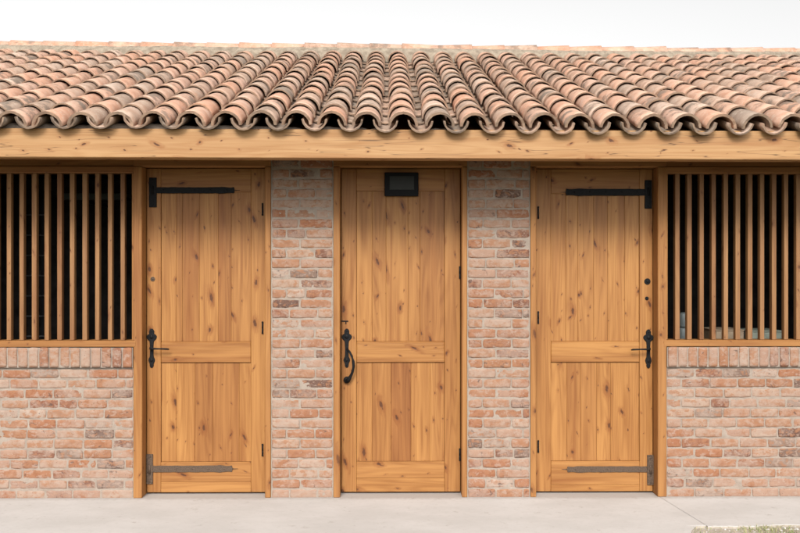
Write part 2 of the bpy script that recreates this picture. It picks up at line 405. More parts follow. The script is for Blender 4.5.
# --- brick work
CH = .0685; MJ = .0065
def wobble_grid(x0,x1,z0,z1,y,step,amp,freq,seed, rnd=(0,0)): pass
def brick(mb, x0,x1,z0,z1, yface, depth=.035, nx=9, nzr=4, rnd=None, along='x', flip=1):
    """worn brick: rounded arrises, wavy outline; facing -y (along x)"""
    if rnd is None: rnd = (random.random(), random.random())
    sd_ = random.uniform(0,100); tw = random.uniform(-.0018,.0018); out_ = random.uniform(-.0022,.0022)
    us=[0,.035]+[(k+1)/(nx-1) for k in range(nx-2)]+[.965,1]; us=sorted(us); zs=[0,.12]+[(k+1)/(nzr) for k in range(nzr-1)]+[.88,1]; zs=sorted(zs)
    ou, ov = random.uniform(0,40), random.uniform(0,40); W=x1-x0; H=z1-z0
    G=[]
    for a in us:
        col=[]
        for b in zs:
            x=x0+W*a; z=z0+H*b
            ex=min(a,1-a)*W; ez=min(b,1-b)*H
            e=min(ex,ez)
            y=yface+out_+tw*(a-.5)*2 + .0022*nz(x*28+sd_, z*28) + .0012*nz(x*80, z*80, sd_)
            if e<1e-6: y+=.0042+.002*nz(x*40,z*40,sd_)
            elif e<.0085: y+=.0005
            dz=.0034*nz(x*14+sd_, 3); dx=.002*nz(z*30, sd_)
            # worn corners
            cx=min(a,1-a)*W; cz=min(b,1-b)*H
            if e<1e-6 and cx<.012 and cz<.012:
                x+= (.0045 if a<.5 else -.0045)*random.random(); z+=(.004 if b<.5 else -.004)*random.random()
            col.append((mb.vert((x+dx, y, z+dz)), (x-x0+ou, z-z0+ov)))
        G.append(col)
    for i_ in range(len(us)-1):
        for j_ in range(len(zs)-1):
            q=[G[i_][j_],G[i_+1][j_],G[i_+1][j_+1],G[i_][j_+1]]
            mb.face([t[0] for t in q],[t[1] for t in q],rnd,0,True)
    # sides back to the mortar bed
    ring=[G[i_][0] for i_ in range(len(us))]+[G[-1][j_] for j_ in range(1,len(zs))]+[G[i_][-1] for i_ in range(len(us)-2,-1,-1)]+[G[0][j_] for j_ in range(len(zs)-2,0,-1)]
    bk=[]
    for vi,uvv in ring:
        p=mb.v[vi]; bk.append(mb.vert((p[0],yface+depth,p[2])))
    for k in range(len(ring)):
        k2=(k+1)%len(ring)
        mb.face((ring[k][0],bk[k],bk[k2],ring[k2][0]),[ring[k][1],ring[k][1],ring[k2][1],ring[k2][1]],rnd,0,False)
def mortar(mb, x0,x1,z0,z1,y,step=.011,amp=.0021):
    nx=max(2,int((x1-x0)/step)); nzz=max(2,int((z1-z0)/step)); G=[]
    for i_ in range(nx+1):
        x=x0+(x1-x0)*i_/nx; col=[]
        for j_ in range(nzz+1):
            z=z0+(z1-z0)*j_/nzz
            yy=y+amp*nz(x*9,z*13,1)+amp*.9*nz(x*30,z*34,5)+.0008*nz(x*90,z*90)
            col.append(mb.vert((x,yy,z)))
        G.append(col)
    for i_ in range(nx):
        for j_ in range(nzz):
            mb.face((G[i_][j_],G[i_+1][j_],G[i_+1][j_+1],G[i_][j_+1]),[(0,0)]*4,(0,0),1,True)
def plainbox(mb,x0,x1,y0,y1,z0,z1,mat=0):
    V=[mb.vert(p) for p in ((x0,y0,z0),(x1,y0,z0),(x1,y1,z0),(x0,y1,z0),(x0,y0,z1),(x1,y0,z1),(x1,y1,z1),(x0,y1,z1))]
    for q in ((0,3,2,1),(4,5,6,7),(0,1,5,4),(1,2,6,5),(2,3,7,6),(3,0,4,7)):
        mb.face([V[k] for k in q],[(mb.v[V[k]][0]+mb.v[V[k]][1],mb.v[V[k]][2]) for k in q],(.3,.3),mat)
def courses(mb, x0, x1, z0, z1, y=0.0, start=0, fine=True, first=.19):
    nrow=max(1,round((z1-z0)/CH)); h=(z1-z0)/nrow
    for r_ in range(nrow):
        za=z0+r_*h; x=x0+.002
        L=.188
        k=(r_+start)%2
        lens=[]
        w = L*random.choice([.5,.52,.62]) if k else L*random.choice([1,1,.94])
        while x < x1-.02:
            w_=w
            if x+w_ > x1-.045: w_=x1-.002-x
            hh=random.uniform(-.002,.0015)
            c=random.random()
            brick(mb, x, x+w_, za+.0045, za+h-.0042+hh, y, nx=9 if fine else 4, nzr=4 if fine else 2, rnd=(c, random.random()))
            x+=w_+MJ*random.uniform(.75,1.3)
            w=L*random.choice([.96,1,1,1.02,1.04,.98,.66 if random.random()<.25 else 1])
mats=[M['brick'],M['mortar']]
SILL0, SILL1 = .888, 1.028
def low_wall(x0,x1,seed):
    random.seed(seed); mb=MB(); courses(mb,x0,x1,-.01,SILL0-.006,0,start=seed%2); mortar(mb,x0,x1,-.03,SILL0,.0036,step=.0085)
    plainbox(mb,x0,x1,.030,.24,-.05,SILL1-.004,1)
    w=mb.build('brick_wall',mats,B,((x0+x1)/2,0,0))
    sb=MB(); n=round((x1-x0)/.0705); p=(x1-x0)/n
    for k in range(n):
        a=x0+k*p
        brick(sb,a+.0045,a+p-.0045,SILL0+.004,SILL1+random.uniform(-.003,.001),-.020+random.uniform(-.003,.003),depth=.045,nx=5,nzr=6,rnd=(random.random()*.8,random.uniform(.3,1)))
    mortar(sb,x0,x1,SILL0+.003,SILL1-.001,-.0125,amp=.0035)
    plainbox(sb,x0,x1,-.0045,.028,SILL0+.004,SILL1-.004,1)
    sb.build('sill_course',mats,B,((x0+x1)/2,0,SILL0))
JL0, JL1 = PX(133.5), PX(142.3)       # left door
JL2, JL3 = PX(265.2), PX(271)
JM0, JM1, JM2, JM3 = PX(333.4), PX(340), PX(462), PX(467.2)
JR0, JR1, JR2, JR3 = PX(530.3), PX(536), PX(657.5), PX(666.5)
END_L, END_R = -3.95, 4.0
low_wall(END_L, JL0-.002, 3); low_wall(JR3+.002, END_R, 8)
def pillar(x0,x1,seed,full=True,top=2.56):
    random.seed(seed); mb=MB(); n=round((top+.01)/CH); courses(mb,x0+.005,x1-.005,-.01,-.01+n*CH,0,start=seed%2,fine=full)
    mortar(mb,x0,x1,-.03,-.01+n*CH,.0036,step=.0085 if full else .03); plainbox(mb,x0,x1,.030,.24,-.05,-.01+n*CH,1)
    mb.build('brick_pillar',mats,B,((x0+x1)/2,0,0))
pillar(JL3,JM0,5); pillar(JM3,JR0,14)
pillar(WL,END_L,21,False); pillar(END_R,WR,22,False)
# side and back walls behind the front: simple coursed brick boxes (never face the photo)
random.seed(5)
bw=MB(); plainbox(bw,WL,WR,7.4,7.6,-.05,2.56); plainbox(bw,WL,WL+.2,.242,7.398,-.05,2.56); plainbox(bw,WR-.2,WR,.242,7.398,-.05,2.56)
for X in (WL, WR-.2):     # gables
    a=[bw.vert(p) for p in ((X,.242,2.562),(X+.2,.242,2.562),(X+.2,7.398,2.562),(X,7.398,2.562),(X,3.6,3.62),(X+.2,3.6,3.62))]
    for q in ((0,3,4),(1,5,2),(0,4,5,1),(3,2,5,4)): bw.face([a[k] for k in q],[(0,0)]*len(q),(.3,.3))
bw.build('rear_wall',M['brick'],B,(0,5,0))
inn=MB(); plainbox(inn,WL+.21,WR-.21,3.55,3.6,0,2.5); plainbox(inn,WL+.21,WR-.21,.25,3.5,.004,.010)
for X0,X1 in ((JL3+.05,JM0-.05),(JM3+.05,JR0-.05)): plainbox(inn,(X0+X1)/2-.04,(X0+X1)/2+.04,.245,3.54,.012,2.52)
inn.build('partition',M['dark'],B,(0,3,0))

# --- headers between the pillars
random.seed(31)
def headers(x0,x1):
    mb=MB()
    box(mb,x0+.002,x1-.002,.012,.16,2.312,2.57,'x',.003)
    mb.build('header_beam',M['under'],B,((x0+x1)/2,.08,2.31))
headers(END_L,JL1-.04+.03); headers(JL1-.01+.002,JL3); headers(JM0,JM3); headers(JR0,JR2+.01); headers(JR2+.012,END_R)

# --- door frames
DF=.105                                   # recess of the leaves
def door_frame(x0,x1,x2,x3,seed):
    random.seed(seed); mb=MB()
    box(mb,x0+.001,x1,-.010,.17,.0,2.262,'z',.004,(random.random()*.4,.3)); box(mb,x2,x3-.001,-.010,.17,.0,2.262,'z',.004,(random.random()*.4,.6))
    box(mb,x0+.001,x3-.001,-.008,.168,2.2635,2.310,'x',.004,(.3,.4))
    box(mb,x1+.0005,x2-.0005,DF+.052,.168,0.0,2.2625,'z',.002,(.5,.4))      # stop behind the leaf (fills any gap)
    return mb.build('door_frame',M['frame'],B,((x0+x3)/2,.08,0))
door_frame(JL0,JL1,JL2,JL3,1); door_frame(JM0,JM1,JM2,JM3,2); door_frame(JR0,JR1,JR2,JR3,4)

# --- doors
def Zl(py): return PZ(py,DF)
def Xl(px): return PX(px,DF)
def door(x0,x1,sl,sr,up,lo,top_rail,ledge,seed,tone):
    random.seed(seed)
    z0,z1=.012,2.2595; x0+=.004; x1-=.004
    mb=MB(); yf=DF
    T=lambda: (min(1,max(0,tone+random.uniform(-.25,.25))), random.random())
    box(mb,x0,sl-.0006,yf,yf+.045,z0,z1,'z',.0025,T()); box(mb,sr+.0006,x1,yf,yf+.045,z0,z1,'z',.0025,T())
    box(mb,sl,sr,yf+.0005,yf+.044,top_rail,z1,'x',.0025,T())
    leaf=mb.build('door',M['door'],B,((x0+x1)/2,yf,0))
    r=MB(); box(r,sl,sr,yf-.0005,yf+.044,Zl(362),Zl(341),'x',.005,T()); r.build('middle_rail',M['door'],leaf,((sl+sr)/2,yf,Zl(351)))
    r=MB(); box(r,sl,sr,yf-.0005,yf+.044,ledge+.0003,Zl(461),'x',.0025,T()); box(r,sl,sr,yf-.0005,yf+.044,z0,ledge-.0003,'x',.0020,(random.random()*.3,.5)); r.build('bottom_rail',M['door'],leaf,((sl+sr)/2,yf,.1))
    for cuts,za,zb in ((up,Zl(341),top_rail),(lo,Zl(461),Zl(362))):
        p=MB(); xs=[sl]+[Xl(c) for c in cuts]+[sr]
        for a,b in zip(xs[:-1],xs[1:]):
            box(p,a+.0003,b-.0003,yf+.011+random.uniform(0,.0012),yf+.035,za+.0005,zb-.0005,'z',.0016,(min(1,max(0,tone+random.uniform(-.5,.6))),random.random()))
        p.build('plank_panel',M['door'],leaf,((sl+sr)/2,yf+.01,(za+zb)/2))
    return leaf
doorL=door(JL1,JL2,Xl(161),Xl(251),(176,182,199,218,231),(176,194.5,212.5,239),Zl(191.5),Zl(481),6,.30)
doorM=door(JM1,JM2,Xl(356.5),Xl(444.5),(372,386,408,420),(372,391,411,430),Zl(190.5),Zl(477.5),17,.42)
doorR=door(JR1,JR2,Xl(551),Xl(639.5),(566,578,594,608,625),(567,581,597,611),Zl(193),Zl(484.5),29,.22)

def escutcheon(mb,cx,z0,z1,yf):
    """tall iron plate: lobed cross at the top, waist, lobed foot"""
    H=z1-z0; half=[(0.0,.004),(.02,.010),(.06,.014),(.10,.013),(.14,.018),(.19,.023),(.24,.020),(.28,.014),(.34,.0125),(.50,.0120),(.62,.0135),(.68,.015),(.72,.026),(.76,.034),(.80,.036),(.84,.030),(.865,.018),(.89,.017),(.93,.018),(.97,.013),(1.0,.006)]
    o=[(cx+w,z0+H*t) for t,w in half]+[(cx-w,z0+H*t) for t,w in half[::-1]]
    plate(mb,o,yf+.002,yf-.007,.0028)
    ball(mb,(cx,yf-.009,z0+H*.80),.013,.6,1.2); ball(mb,(cx,yf-.008,z0+H*.20),.010,.6,1.3); ball(mb,(cx,yf-.008,z0+H*.93),.005,.6,1)
    ball(mb,(cx,yf-.008,z0+H*.06),.005,.6,1)
def lever(leaf,px,pdir,py0,py1,pylev,pxend,name='door_handle'):
    yf=DF-.0005; cx=Xl(px); mb=MB(); escutcheon(mb,cx,Zl(py1),Zl(py0),yf)
    h=mb.build(name,M['iron'],leaf,(cx,yf,Zl((py0+py1)/2)))
    lv=MB(); zl=Zl(pylev); xe=Xl(pxend)
    ball(lv,(cx,yf-.010,zl),.015,.7,1)
    tube(lv,[(cx,yf-.004,zl),(cx,yf-.030,zl),(cx+pdir*.004,yf-.046,zl+.001),(cx+pdir*.016,yf-.054,zl+.001),((cx+xe)/2,yf-.056,zl+.001),(xe-pdir*.012,yf-.052,zl-.001),(xe,yf-.045,zl-.004)],[.009,.008,.008,.0068,.0055,.0065,.0045],10)
    return h, lv.build('lever',M['iron'],B,(cx,yf-.04,zl))
# lever blades ride with their door leaf as sub-parts of it
def attach(o,leaf):
    w=Vector(o.location); p=leaf; off=Vector((0,0,0))
    while p: off+=p.location; p=p.parent
    o.parent=leaf; o.location=w-off
h,l=lever(doorL,151.8,1,328,367,347.5,170.5); attach(l,doorL)
h,l=lever(doorR,648.3,-1,329,368,348.5,629.5); attach(l,doorR)
# middle door: pull handle with curled tail
yf=DF-.0005; mb=MB(); cx=Xl(346.8); escutcheon(mb,cx,Zl(367),Zl(328),yf)
mb.build('door_handle',M['iron'],doorM,(cx,yf,Zl(347)))
mb=MB()
zc_=[Zl(v) for v in (348,350.5,355,360,365,370,374,377.5,379.5)]
pth=[(cx+.002,yf-.010,zc_[0]),(cx+.020,yf-.035,zc_[1]),(Xl(352.2),yf-.052,zc_[2]),(Xl(353.6),yf-.058,zc_[3]),(Xl(353.9),yf-.058,zc_[4]),(Xl(353),yf-.052,zc_[5]),(Xl(351.4),yf-.042,zc_[6]),(Xl(349.4),yf-.030,zc_[7]),(Xl(347.4),yf-.020,zc_[8])]
tube(mb,pth,[.006,.007,.008,.010,.010,.009,.010,.014,.019],12)
ball(mb,(Xl(347),yf-.016,Zl(379)),.024,.7,1.0); tube(mb,[(Xl(347),yf+.002,Zl(379)),(Xl(347),yf-.02,Zl(379))],.009)
mb.build('pull_grip',M['iron'],doorM,(cx,yf-.03,Zl(365)))
mb=MB()
plate(mb,[(Xl(341.5),Zl(321.2)),(Xl(348.4),Zl(321.2)),(Xl(348.4),Zl(320)),(Xl(341.5),Zl(320))],yf+.001,yf-.004,.001)
plate(mb,[(Xl(345.4),Zl(323.5)),(Xl(346.4),Zl(323.5)),(Xl(346.4),Zl(321.3)),(Xl(345.4),Zl(321.3))],yf+.001,yf-.0035,.001)
mb.build('latch_lever',M['iron'],doorM,(Xl(345),yf,Zl(321)))

def strap_hinge(leaf,pxa,pxb,py0,py1,pp0,pp1,ppy0,ppy1,m,seed):
    """strap from pxa to pxb (tip), knuckle plate pp0..pp1"""
    random.seed(seed); yf=DF-.001; mb=MB(); xa,xb=Xl(pxa),Xl(pxb); z0,z1=Zl(py1),Zl(py0); n=26; sgn=1 if xb>xa else -1
    top=[];bot=[]
    for k in range(n+1):
        t=k/n; x=xa+(xb-xa)*t; w=(z1-z0)/2*(1+ (.0 if t<.78 else .12*math.sin((t-.78)/.22*math.pi*2)))
        zc=(z0+z1)/2
        top.append((x,zc+w+random.uniform(-.0013,.0013))); bot.append((x,zc-w+random.uniform(-.0013,.0013)))
    plate(mb,top+[(xb+sgn*.006,(z0+z1)/2)]+bot[::-1],yf,yf-.006,.0015)
    for t in (.1,.3,.5,.7,.9): ball(mb,(xa+(xb-xa)*t,yf-.006,(z0+z1)/2),.0065,.5,1,10,6)
    tube(mb,[(xb,yf-.003,(z0+z1)/2),(xb+sgn*.042,yf-.002,(z0+z1)/2)],[.003,.001],6)
    o=mb.build('strap_hinge',m,leaf,((xa+xb)/2,yf,(z0+z1)/2))
    mb=MB(); a,b=sorted((Xl(pp0),Xl(pp1))); c,d=Zl(ppy1),Zl(ppy0); yp=yf-.0062
    nn=8; L=[(a+random.uniform(-.001,.001),c+(d-c)*k/nn) for k in range(nn+1)]; Rr=[(b+random.uniform(-.001,.001),c+(d-c)*k/nn) for k in range(nn+1)]
    plate(mb,Rr+L[::-1],yf+.002,yp-.003,.0018)
    tube(mb,[((a+b)/2,yp-.004,(z0+z1)/2-.03),((a+b)/2,yp-.004,(z0+z1)/2+.03)],.0085,10)
    for zz in (c+.018,d-.018): ball(mb,((a+b)/2,yp-.003,zz),.0065,.5,1,10,6)
    mb.build('hinge_plate',m,leaf,((a+b)/2,yf,(c+d)/2))
strap_hinge(doorL,156,234,187,193,149.3,156.8,177.5,207,M['iron'],1)
strap_hinge(doorL,152.8,232,464.6,471,146.6,153,453,482.7,M['rust_lit'],2)
strap_hinge(doorR,645,566.3,188.3,195,644.6,651.6,179.5,208,M['iron'],3)
strap_hinge(doorR,647,567.6,466.2,472,647,653.6,454.8,484.8,M['rust_lit'],4)
def butt(leaf,px,py,h=.075):
    x=Xl(px); z=Zl(py); mb=MB(); tube(mb,[(x,DF-.006,z-h/2),(x,DF-.006,z-h*.1)],.0045,10); tube(mb,[(x,DF-.006,z-h*.09),(x,DF-.006,z+h/2)],.0050,10)
    ball(mb,(x,DF-.006,z+h/2),.007,1,1,10,6); ball(mb,(x,DF-.006,z-h/2),.007,1,1,10,6)
    plate(mb,[(x-.006,z-h*.45),(x+.006,z-h*.45),(x+.006,z+h*.45),(x-.006,z+h*.45)],DF,DF-.003,.0008)
    mb.build('butt_hinge',M['iron'],leaf,(x,DF,z))
for a in ((doorL,262.6,209),(doorL,262.6,327),(doorL,262.6,449),(doorM,459.8,272),(doorM,459.8,454),(doorR,538.2,212),(doorR,538.2,317),(doorR,538.2,446)): butt(*a)
def lockhole(leaf,px,py,r,m):
    x=Xl(px); z=Zl(py); mb=MB(); yf=DF-.0003
    plate(mb,[(x+r*math.cos(2*math.pi*k/18),z+r*math.sin(2*math.pi*k/18)) for k in range(18)],yf+.002,yf-.005,.002)
    ball(mb,(x,yf-.005,z),r*.45,.6,1,10,6); mb.build('lock_cylinder',m,leaf,(x,yf,z))
lockhole(doorL,152.8,278.5,.016,M['rust_lit']); lockhole(doorR,647.3,281,.022,M['iron']); lockhole(doorR,646.8,298,.013,M['iron'])

# --- slatted windows
def window(x0,x1,bars,seed):
    random.seed(seed); mb=MB()
    fl=.030
    box(mb,x0,x0+fl,-.002,.115,1.0755,2.218,'z',.003,(.35,.4)); box(mb,x1-fl,x1,-.002,.115,1.0755,2.218,'z',.003,(.45,.2))
    box(mb,x0,x1,-.004,.118,2.2195,2.264,'x',.003,(.6,.5)); box(mb,x0,x1,.004,.118,2.266,2.3105,'x',.003,(.7,.5))
    w=mb.build('window',M['frame'],B,((x0+x1)/2,.05,1.03))
    s=MB(); box(s,x0,x1,-.012,.125,1.0305,1.074,'x',.004,(.1,.2)); s.build('window_sill',M['frame'],w,((x0+x1)/2,.05,1.05))
    for bx in bars:
        b=MB(); hw=.0155+random.uniform(-.0012,.0012); dy=random.uniform(-.003,.003)
        c=(random.random(),random.random())
        box(b,bx-hw,bx+hw,.024+dy,.070+dy,1.0745,2.219,'z',.0025,c)
        b.build('window_bar',M['bar'],w,(bx,.05,1.07))
wl1=PX(136.3); wr0=PX(663.3)
p=.0863; c0=PX(122.3,.02); barsL=[c0-k*p for k in range(25) if c0-k*p>END_L+.06]
p2=.0838; c1=PX(677.6,.02); barsR=[c1+k*p2 for k in range(28) if c1+k*p2<END_R-.06]
window(END_L+.001,wl1,barsL,41); window(wr0,END_R-.001,barsR,43)
# jamb heads stand between door frame and window post: the door jamb runs behind the post
# --- fascia beam
random.seed(9)
mb=MB(); xj=PX(700)
def beam(x0,x1):
    # slight fall to the right as in the photo
    b0=len(mb.v); box(mb,x0,x1,-.552,-.43,2.256,2.438,'x',.005,(.15,random.random()))
    for k in range(b0,len(mb.v)):
        v=mb.v[k]; mb.v[k]=(v[0],v[1],v[2]-.0022*v[0])
beam(WL-.15,WR+.15)
mb.build('fascia_beam',M['beam'],B,(0,-.47,2.35))

# ================================================================== ROOF
SL=math.atan2(1.285,3.91); CS,SN=math.cos(SL),math.sin(SL)
E0=Vector((0,-.60,2.443))                 # reference: level of the cover tile springing at the eave
PITCH=.2207
def surf(x,s,h):
    """x along the eave, s up the slope, h above the roof plane"""
    sag=.012*nz(x*.35,s*.4,9)+.006*nz(x*1.1,s*1.2,2)
    h=h+sag
    z=E0.z+s*SN+h*CS; y=E0.y+s*CS-h*SN
    z+= -.0035*x*(s/4.1) -.0022*x
    return (x,y,z)
def tile(mb,xc,s0,length,r0,r1,h0,h1,up,arc,seg=10,th=.015,flat=1.0,rnd=None):
    if rnd is None: rnd=(random.random(),random.random())
    sd_=random.uniform(0,99); na=3; outer=[];inner=[]
    yaw=random.uniform(-.012,.012); cant=random.uniform(-.05,.05)
    for a in range(na+1):
        t=a/na; s=s0+length*t; r=r0+(r1-r0)*t; h=h0+(h1-h0)*t
        o_=[];i_=[]
        for k in range(seg+1):
            an=-arc/2+arc*k/seg+cant
            lump=.0022*nz(an*2+sd_,t*3)
            se=s+(.006*nz(an*3,sd_)+.003*nz(an*9,sd_) if a==0 else 0)
            ro=r+lump
            if up:
                o_.append((xc+yaw*length*t+ro*math.sin(an),se,h+flat*ro*math.cos(an))); i_.append((xc+yaw*length*t+(ro-th)*math.sin(an),se,h+flat*(ro-th)*math.cos(an)))
            else:
                o_.append((xc+yaw*length*t+ro*math.sin(an),se,h-flat*ro*math.cos(an))); i_.append((xc+yaw*length*t+(ro-th)*math.sin(an),se,h-flat*(ro-th)*math.cos(an)))
        outer.append([mb.vert(surf(*q)) for q in o_]); inner.append([mb.vert(surf(*q)) for q in i_])
    fl = up
    def fc(q,uvs,sm=True):
        if not fl: q=q[::-1]; uvs=uvs[::-1]
        mb.face(q,uvs,rnd,0,sm)
    for a in range(na):
        l0=length*a/na; l1=length*(a+1)/na
        for k in range(seg):
            fc((outer[a][k],outer[a][k+1],outer[a+1][k+1],outer[a+1][k]),[(0,l0),(0,l0),(0,l1),(0,l1)])
            fc((inner[a][k+1],inner[a][k],inner[a+1][k],inner[a+1][k+1]),[(0.25,l0),(0.25,l0),(0.25,l1),(0.25,l1)])
        for k,o in ((0,1),(seg,0)):
            q=(outer[a][k],outer[a+1][k],inner[a+1][k],inner[a][k]); 
            if not o: q=q[::-1]
            fc(q,[(1,.03)]*4,False)
    # lower rim gets its own sharp-edged thickness face
    for k in range(seg):
        fc((outer[0][k],inner[0][k],inner[0][k+1],outer[0][k+1]),[(1,.03)]*4,False)
        fc((outer[-1][k+1],inner[-1][k+1],inner[-1][k],outer[-1][k]),[(1,.03)]*4,False)
random.seed(77)
rt=MB(); NC=13; EX=4.10/NC
ncol=23
x_ref=PX(403.4,-.60)
for ci in range(-ncol,ncol):
    xc=x_ref+ci*PITCH
    if xc<WL-.2 or xc>WR+.2: continue
    cj=random.uniform(-.004,.004)
    near=random.random
    tl=min(1,max(0,(-.2-xc)/1.6))      # the left half of the eave lies flatter
    for k in range(NC):
        s=k*EX
        # pans (concave), half a pitch to the right; darker tones paint in the valley shade
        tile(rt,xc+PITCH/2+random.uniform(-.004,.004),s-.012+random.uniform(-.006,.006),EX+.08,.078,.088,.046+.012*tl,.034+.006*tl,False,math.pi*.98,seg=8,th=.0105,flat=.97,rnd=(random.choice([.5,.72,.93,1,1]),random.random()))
        # covers
        w=random.random()
        left_bias=abs(xc)/5
        c = random.uniform(0,.62) if random.random()<.72 else random.uniform(.5,.93)
        j=random.uniform(-.012,.012) if k else random.uniform(-.006,.006)
        tile(rt,xc+cj+random.uniform(-.007,.007),s+j,EX+.055,(.0950+random.uniform(-.002,.002)),.083,.005+.005*random.random()-.012*tl,-.0045-.012*tl,True,math.pi*.98,seg=10,th=random.uniform(.0085,.0115) if k else random.uniform(.015,.018),flat=1.0,rnd=(c,random.random()))
roof=rt.build('roof',M['tile'],B,(0,0,2.5))
em=MB(); rows_=[]; nx=700
for k in range(nx+1):
    x=WL-.1+(WR-WL+.2)*k/nx; tl=min(1,max(0,(-.2-x)/1.6)); hh=-.030+.022*tl+.020*nz(x*4.3,2)+.010*nz(x*19,6)
    s_=.085+.02*nz(x*7,8)
    rows_.append([em.vert(surf(x,s_,-.075)),em.vert(surf(x,s_+.004+.008*nz(x*25,1),hh-.018)),em.vert(surf(x,s_+.03,hh)),em.vert(surf(x,s_+.16,hh-.02))])
for k in range(nx):
    for j in range(3): em.face((rows_[k][j],rows_[k+1][j],rows_[k+1][j+1],rows_[k][j+1]),[(0,0)]*4,(0,0),0,True)
em.build('eave_mortar',M['mortar'],roof,(0,-.5,2.5))
# deck under the tiles, rear slope
dk=MB()
def prism(mb,pts,x0,x1):
    A=[mb.vert((x0,y,z)) for y,z in pts]; Bq=[mb.vert((x1,y,z)) for y,z in pts]; n=len(pts)
    for k in range(n):
        j=(k+1)%n; mb.face((A[k],A[j],Bq[j],Bq[k]),[(0,0)]*4)
    mb.face(A[::-1],[(0,0)]*n); mb.face(Bq,[(0,0)]*n)
def lev(s,h): return (E0.y+s*CS-h*SN, E0.z+s*SN+h*CS)
ry=lev(4.15,0)[0]
a=lev(.10,-.050); b=lev(4.15,-.050); c=lev(4.15,-.085); d=lev(.10,-.085)
prism(dk,[a,d,c,b],WL-.12,WR+.12)
rear_y=2*ry-a[0]
prism(dk,[(b[0]+.002,b[1]),(c[0]+.002,c[1]),(rear_y,d[1]),(rear_y,a[1])],WL-.12,WR+.12)
dk.build('roof_deck',M['under'],roof,(0,2,3))
# rear slope covered by the same kind of tiles, drawn plainly
rs=MB(); n=44*8
for k in range(n+1):
    x=WL-.15+(WR-WL+.3)*k/n; hh=.05+.045*math.cos(2*math.pi*k/8)
    rs.vert((x,ry+.10,E0.z+4.1*SN+hh)); rs.vert((x,rear_y+.2,a[1]+hh))
for k in range(n): rs.face((2*k+1,2*k,2*k+2,2*k+3),[(0,.1)]*4,(.3,.3),0,True)
rs.build('rear_slope',M['tile'],roof,(0,6,3))
# ridge: mortar bed and cap tiles lying along it
mt=MB(); nx=420; rows_=[]
for k in range(nx+1):
    x=WL-.15+(WR-WL+.3)*k/nx; base=surf(x,4.06,0)
    zt=base[2]; y0=base[1]
    jy=.02*nz(x*3,1)+.012*nz(x*11,4)
    pr=[(y0-.085+jy,zt-.05),(y0-.075+jy,zt+.050+.012*nz(x*6,7)),(y0-.03,zt+.100+.006*nz(x*14,3)),(y0+.06,zt+.150),(y0+.16,zt+.12),(y0+.30,zt-.02)]
    rows_.append([mt.vert((x,a_,b_)) for a_,b_ in pr])
for k in range(nx):
    for j in range(5):
        mt.face((rows_[k][j],rows_[k+1][j],rows_[k+1][j+1],rows_[k][j+1]),[(0,0)]*4,(0,0),0,True)
mm=NT('ridge_mortar'); P=mm.n('ShaderNodeNewGeometry').outputs['Position']; n_=mm.noise(P,18,4,.65)
mm.l(mm.mix(mm.step(n_,.3,.7),(0.17,0.135,0.10),(0.30,0.25,0.19)),mm.b.inputs['Base Color']); mm.b.inputs['Roughness'].default_value=.95; mm.bump(n_,.8,.01)
mt.build('ridge_mortar',mm.m,roof,(0,3.7,3.8))
random.seed(91)
rc=MB(); x=WL-.2; EXR=.335
while x<WR+.1:
    base=surf(x,4.06,0); yc=base[1]+.075; zc0=base[2]+.066
    rnd=(random.random()*.6,random.random()*.7); seg=10; na=2; L=.385; A_=[];I_=[]; tilt=random.uniform(-.004,.004); dzr=random.uniform(-.004,.004)
    s_=1 if x<.4 else -1        # overlap direction changes past the middle
    for a in range(na+1):
        t=a/na; r=(.108 if s_>0 else .093)+(-.015 if s_>0 else .015)*t; ra=[];ri=[]
        for k in range(seg+1):
            an=-math.pi*.5+math.pi*k/seg; lump=.002*nz(an*3,x*9,t)
            zz=zc0+dzr+tilt*t-.0057*t*L
            ra.append(rc.vert((x+L*t,yc+(r+lump)*math.sin(an),zz+(r+lump)*math.cos(an)))); ri.append(rc.vert((x+L*t,yc+(r-.015)*math.sin(an),zz+(r-.015)*math.cos(an))))
        A_.append(ra);I_.append(ri)
    for a in range(na):
        for k in range(seg):
            rc.face((A_[a][k],A_[a+1][k],A_[a+1][k+1],A_[a][k+1]),[(0,.2)]*4,rnd,0,True); rc.face((I_[a][k+1],I_[a+1][k+1],I_[a+1][k],I_[a][k]),[(.2,.2)]*4,rnd,0,True)
        rc.face((A_[a][0],I_[a][0],I_[a+1][0],A_[a+1][0]),[(1,.03)]*4,rnd)
    for k in range(seg):
        rc.face((A_[0][k],A_[0][k+1],I_[0][k+1],I_[0][k]),[(1,.03)]*4,rnd); rc.face((A_[-1][k+1],A_[-1][k],I_[-1][k],I_[-1][k+1]),[(1,.03)]*4,rnd)
    x+=EXR
rc.build('ridge_tiles',M['tile'],roof,(0,3.7,3.9))

# ================================================================== LOOSE THINGS
# black display box over the middle door
yb=DF-.028; mb=MB(); x0,x1=PX(384.5,yb),PX(418.5,yb); z0,z1=PZ(195.6,yb),PZ(171.8,yb)
box(mb,x0,x1,yb,DF-.002,z0,z1,'z',.004)
sg=mb.build('display_box',M['blackplastic'],None,((x0+x1)/2,DF,z0))
tag(sg,'small black box with a dark glass panel fixed to the top of the middle door','display box')
mb=MB(); box(mb,PX(389.5,yb),PX(414.2,yb),yb-.0015,yb+.004,PZ(189.2,yb),PZ(175.6,yb),'z',.001); mb.build('panel',M['screen'],sg,((x0+x1)/2,yb,(z0+z1)/2))

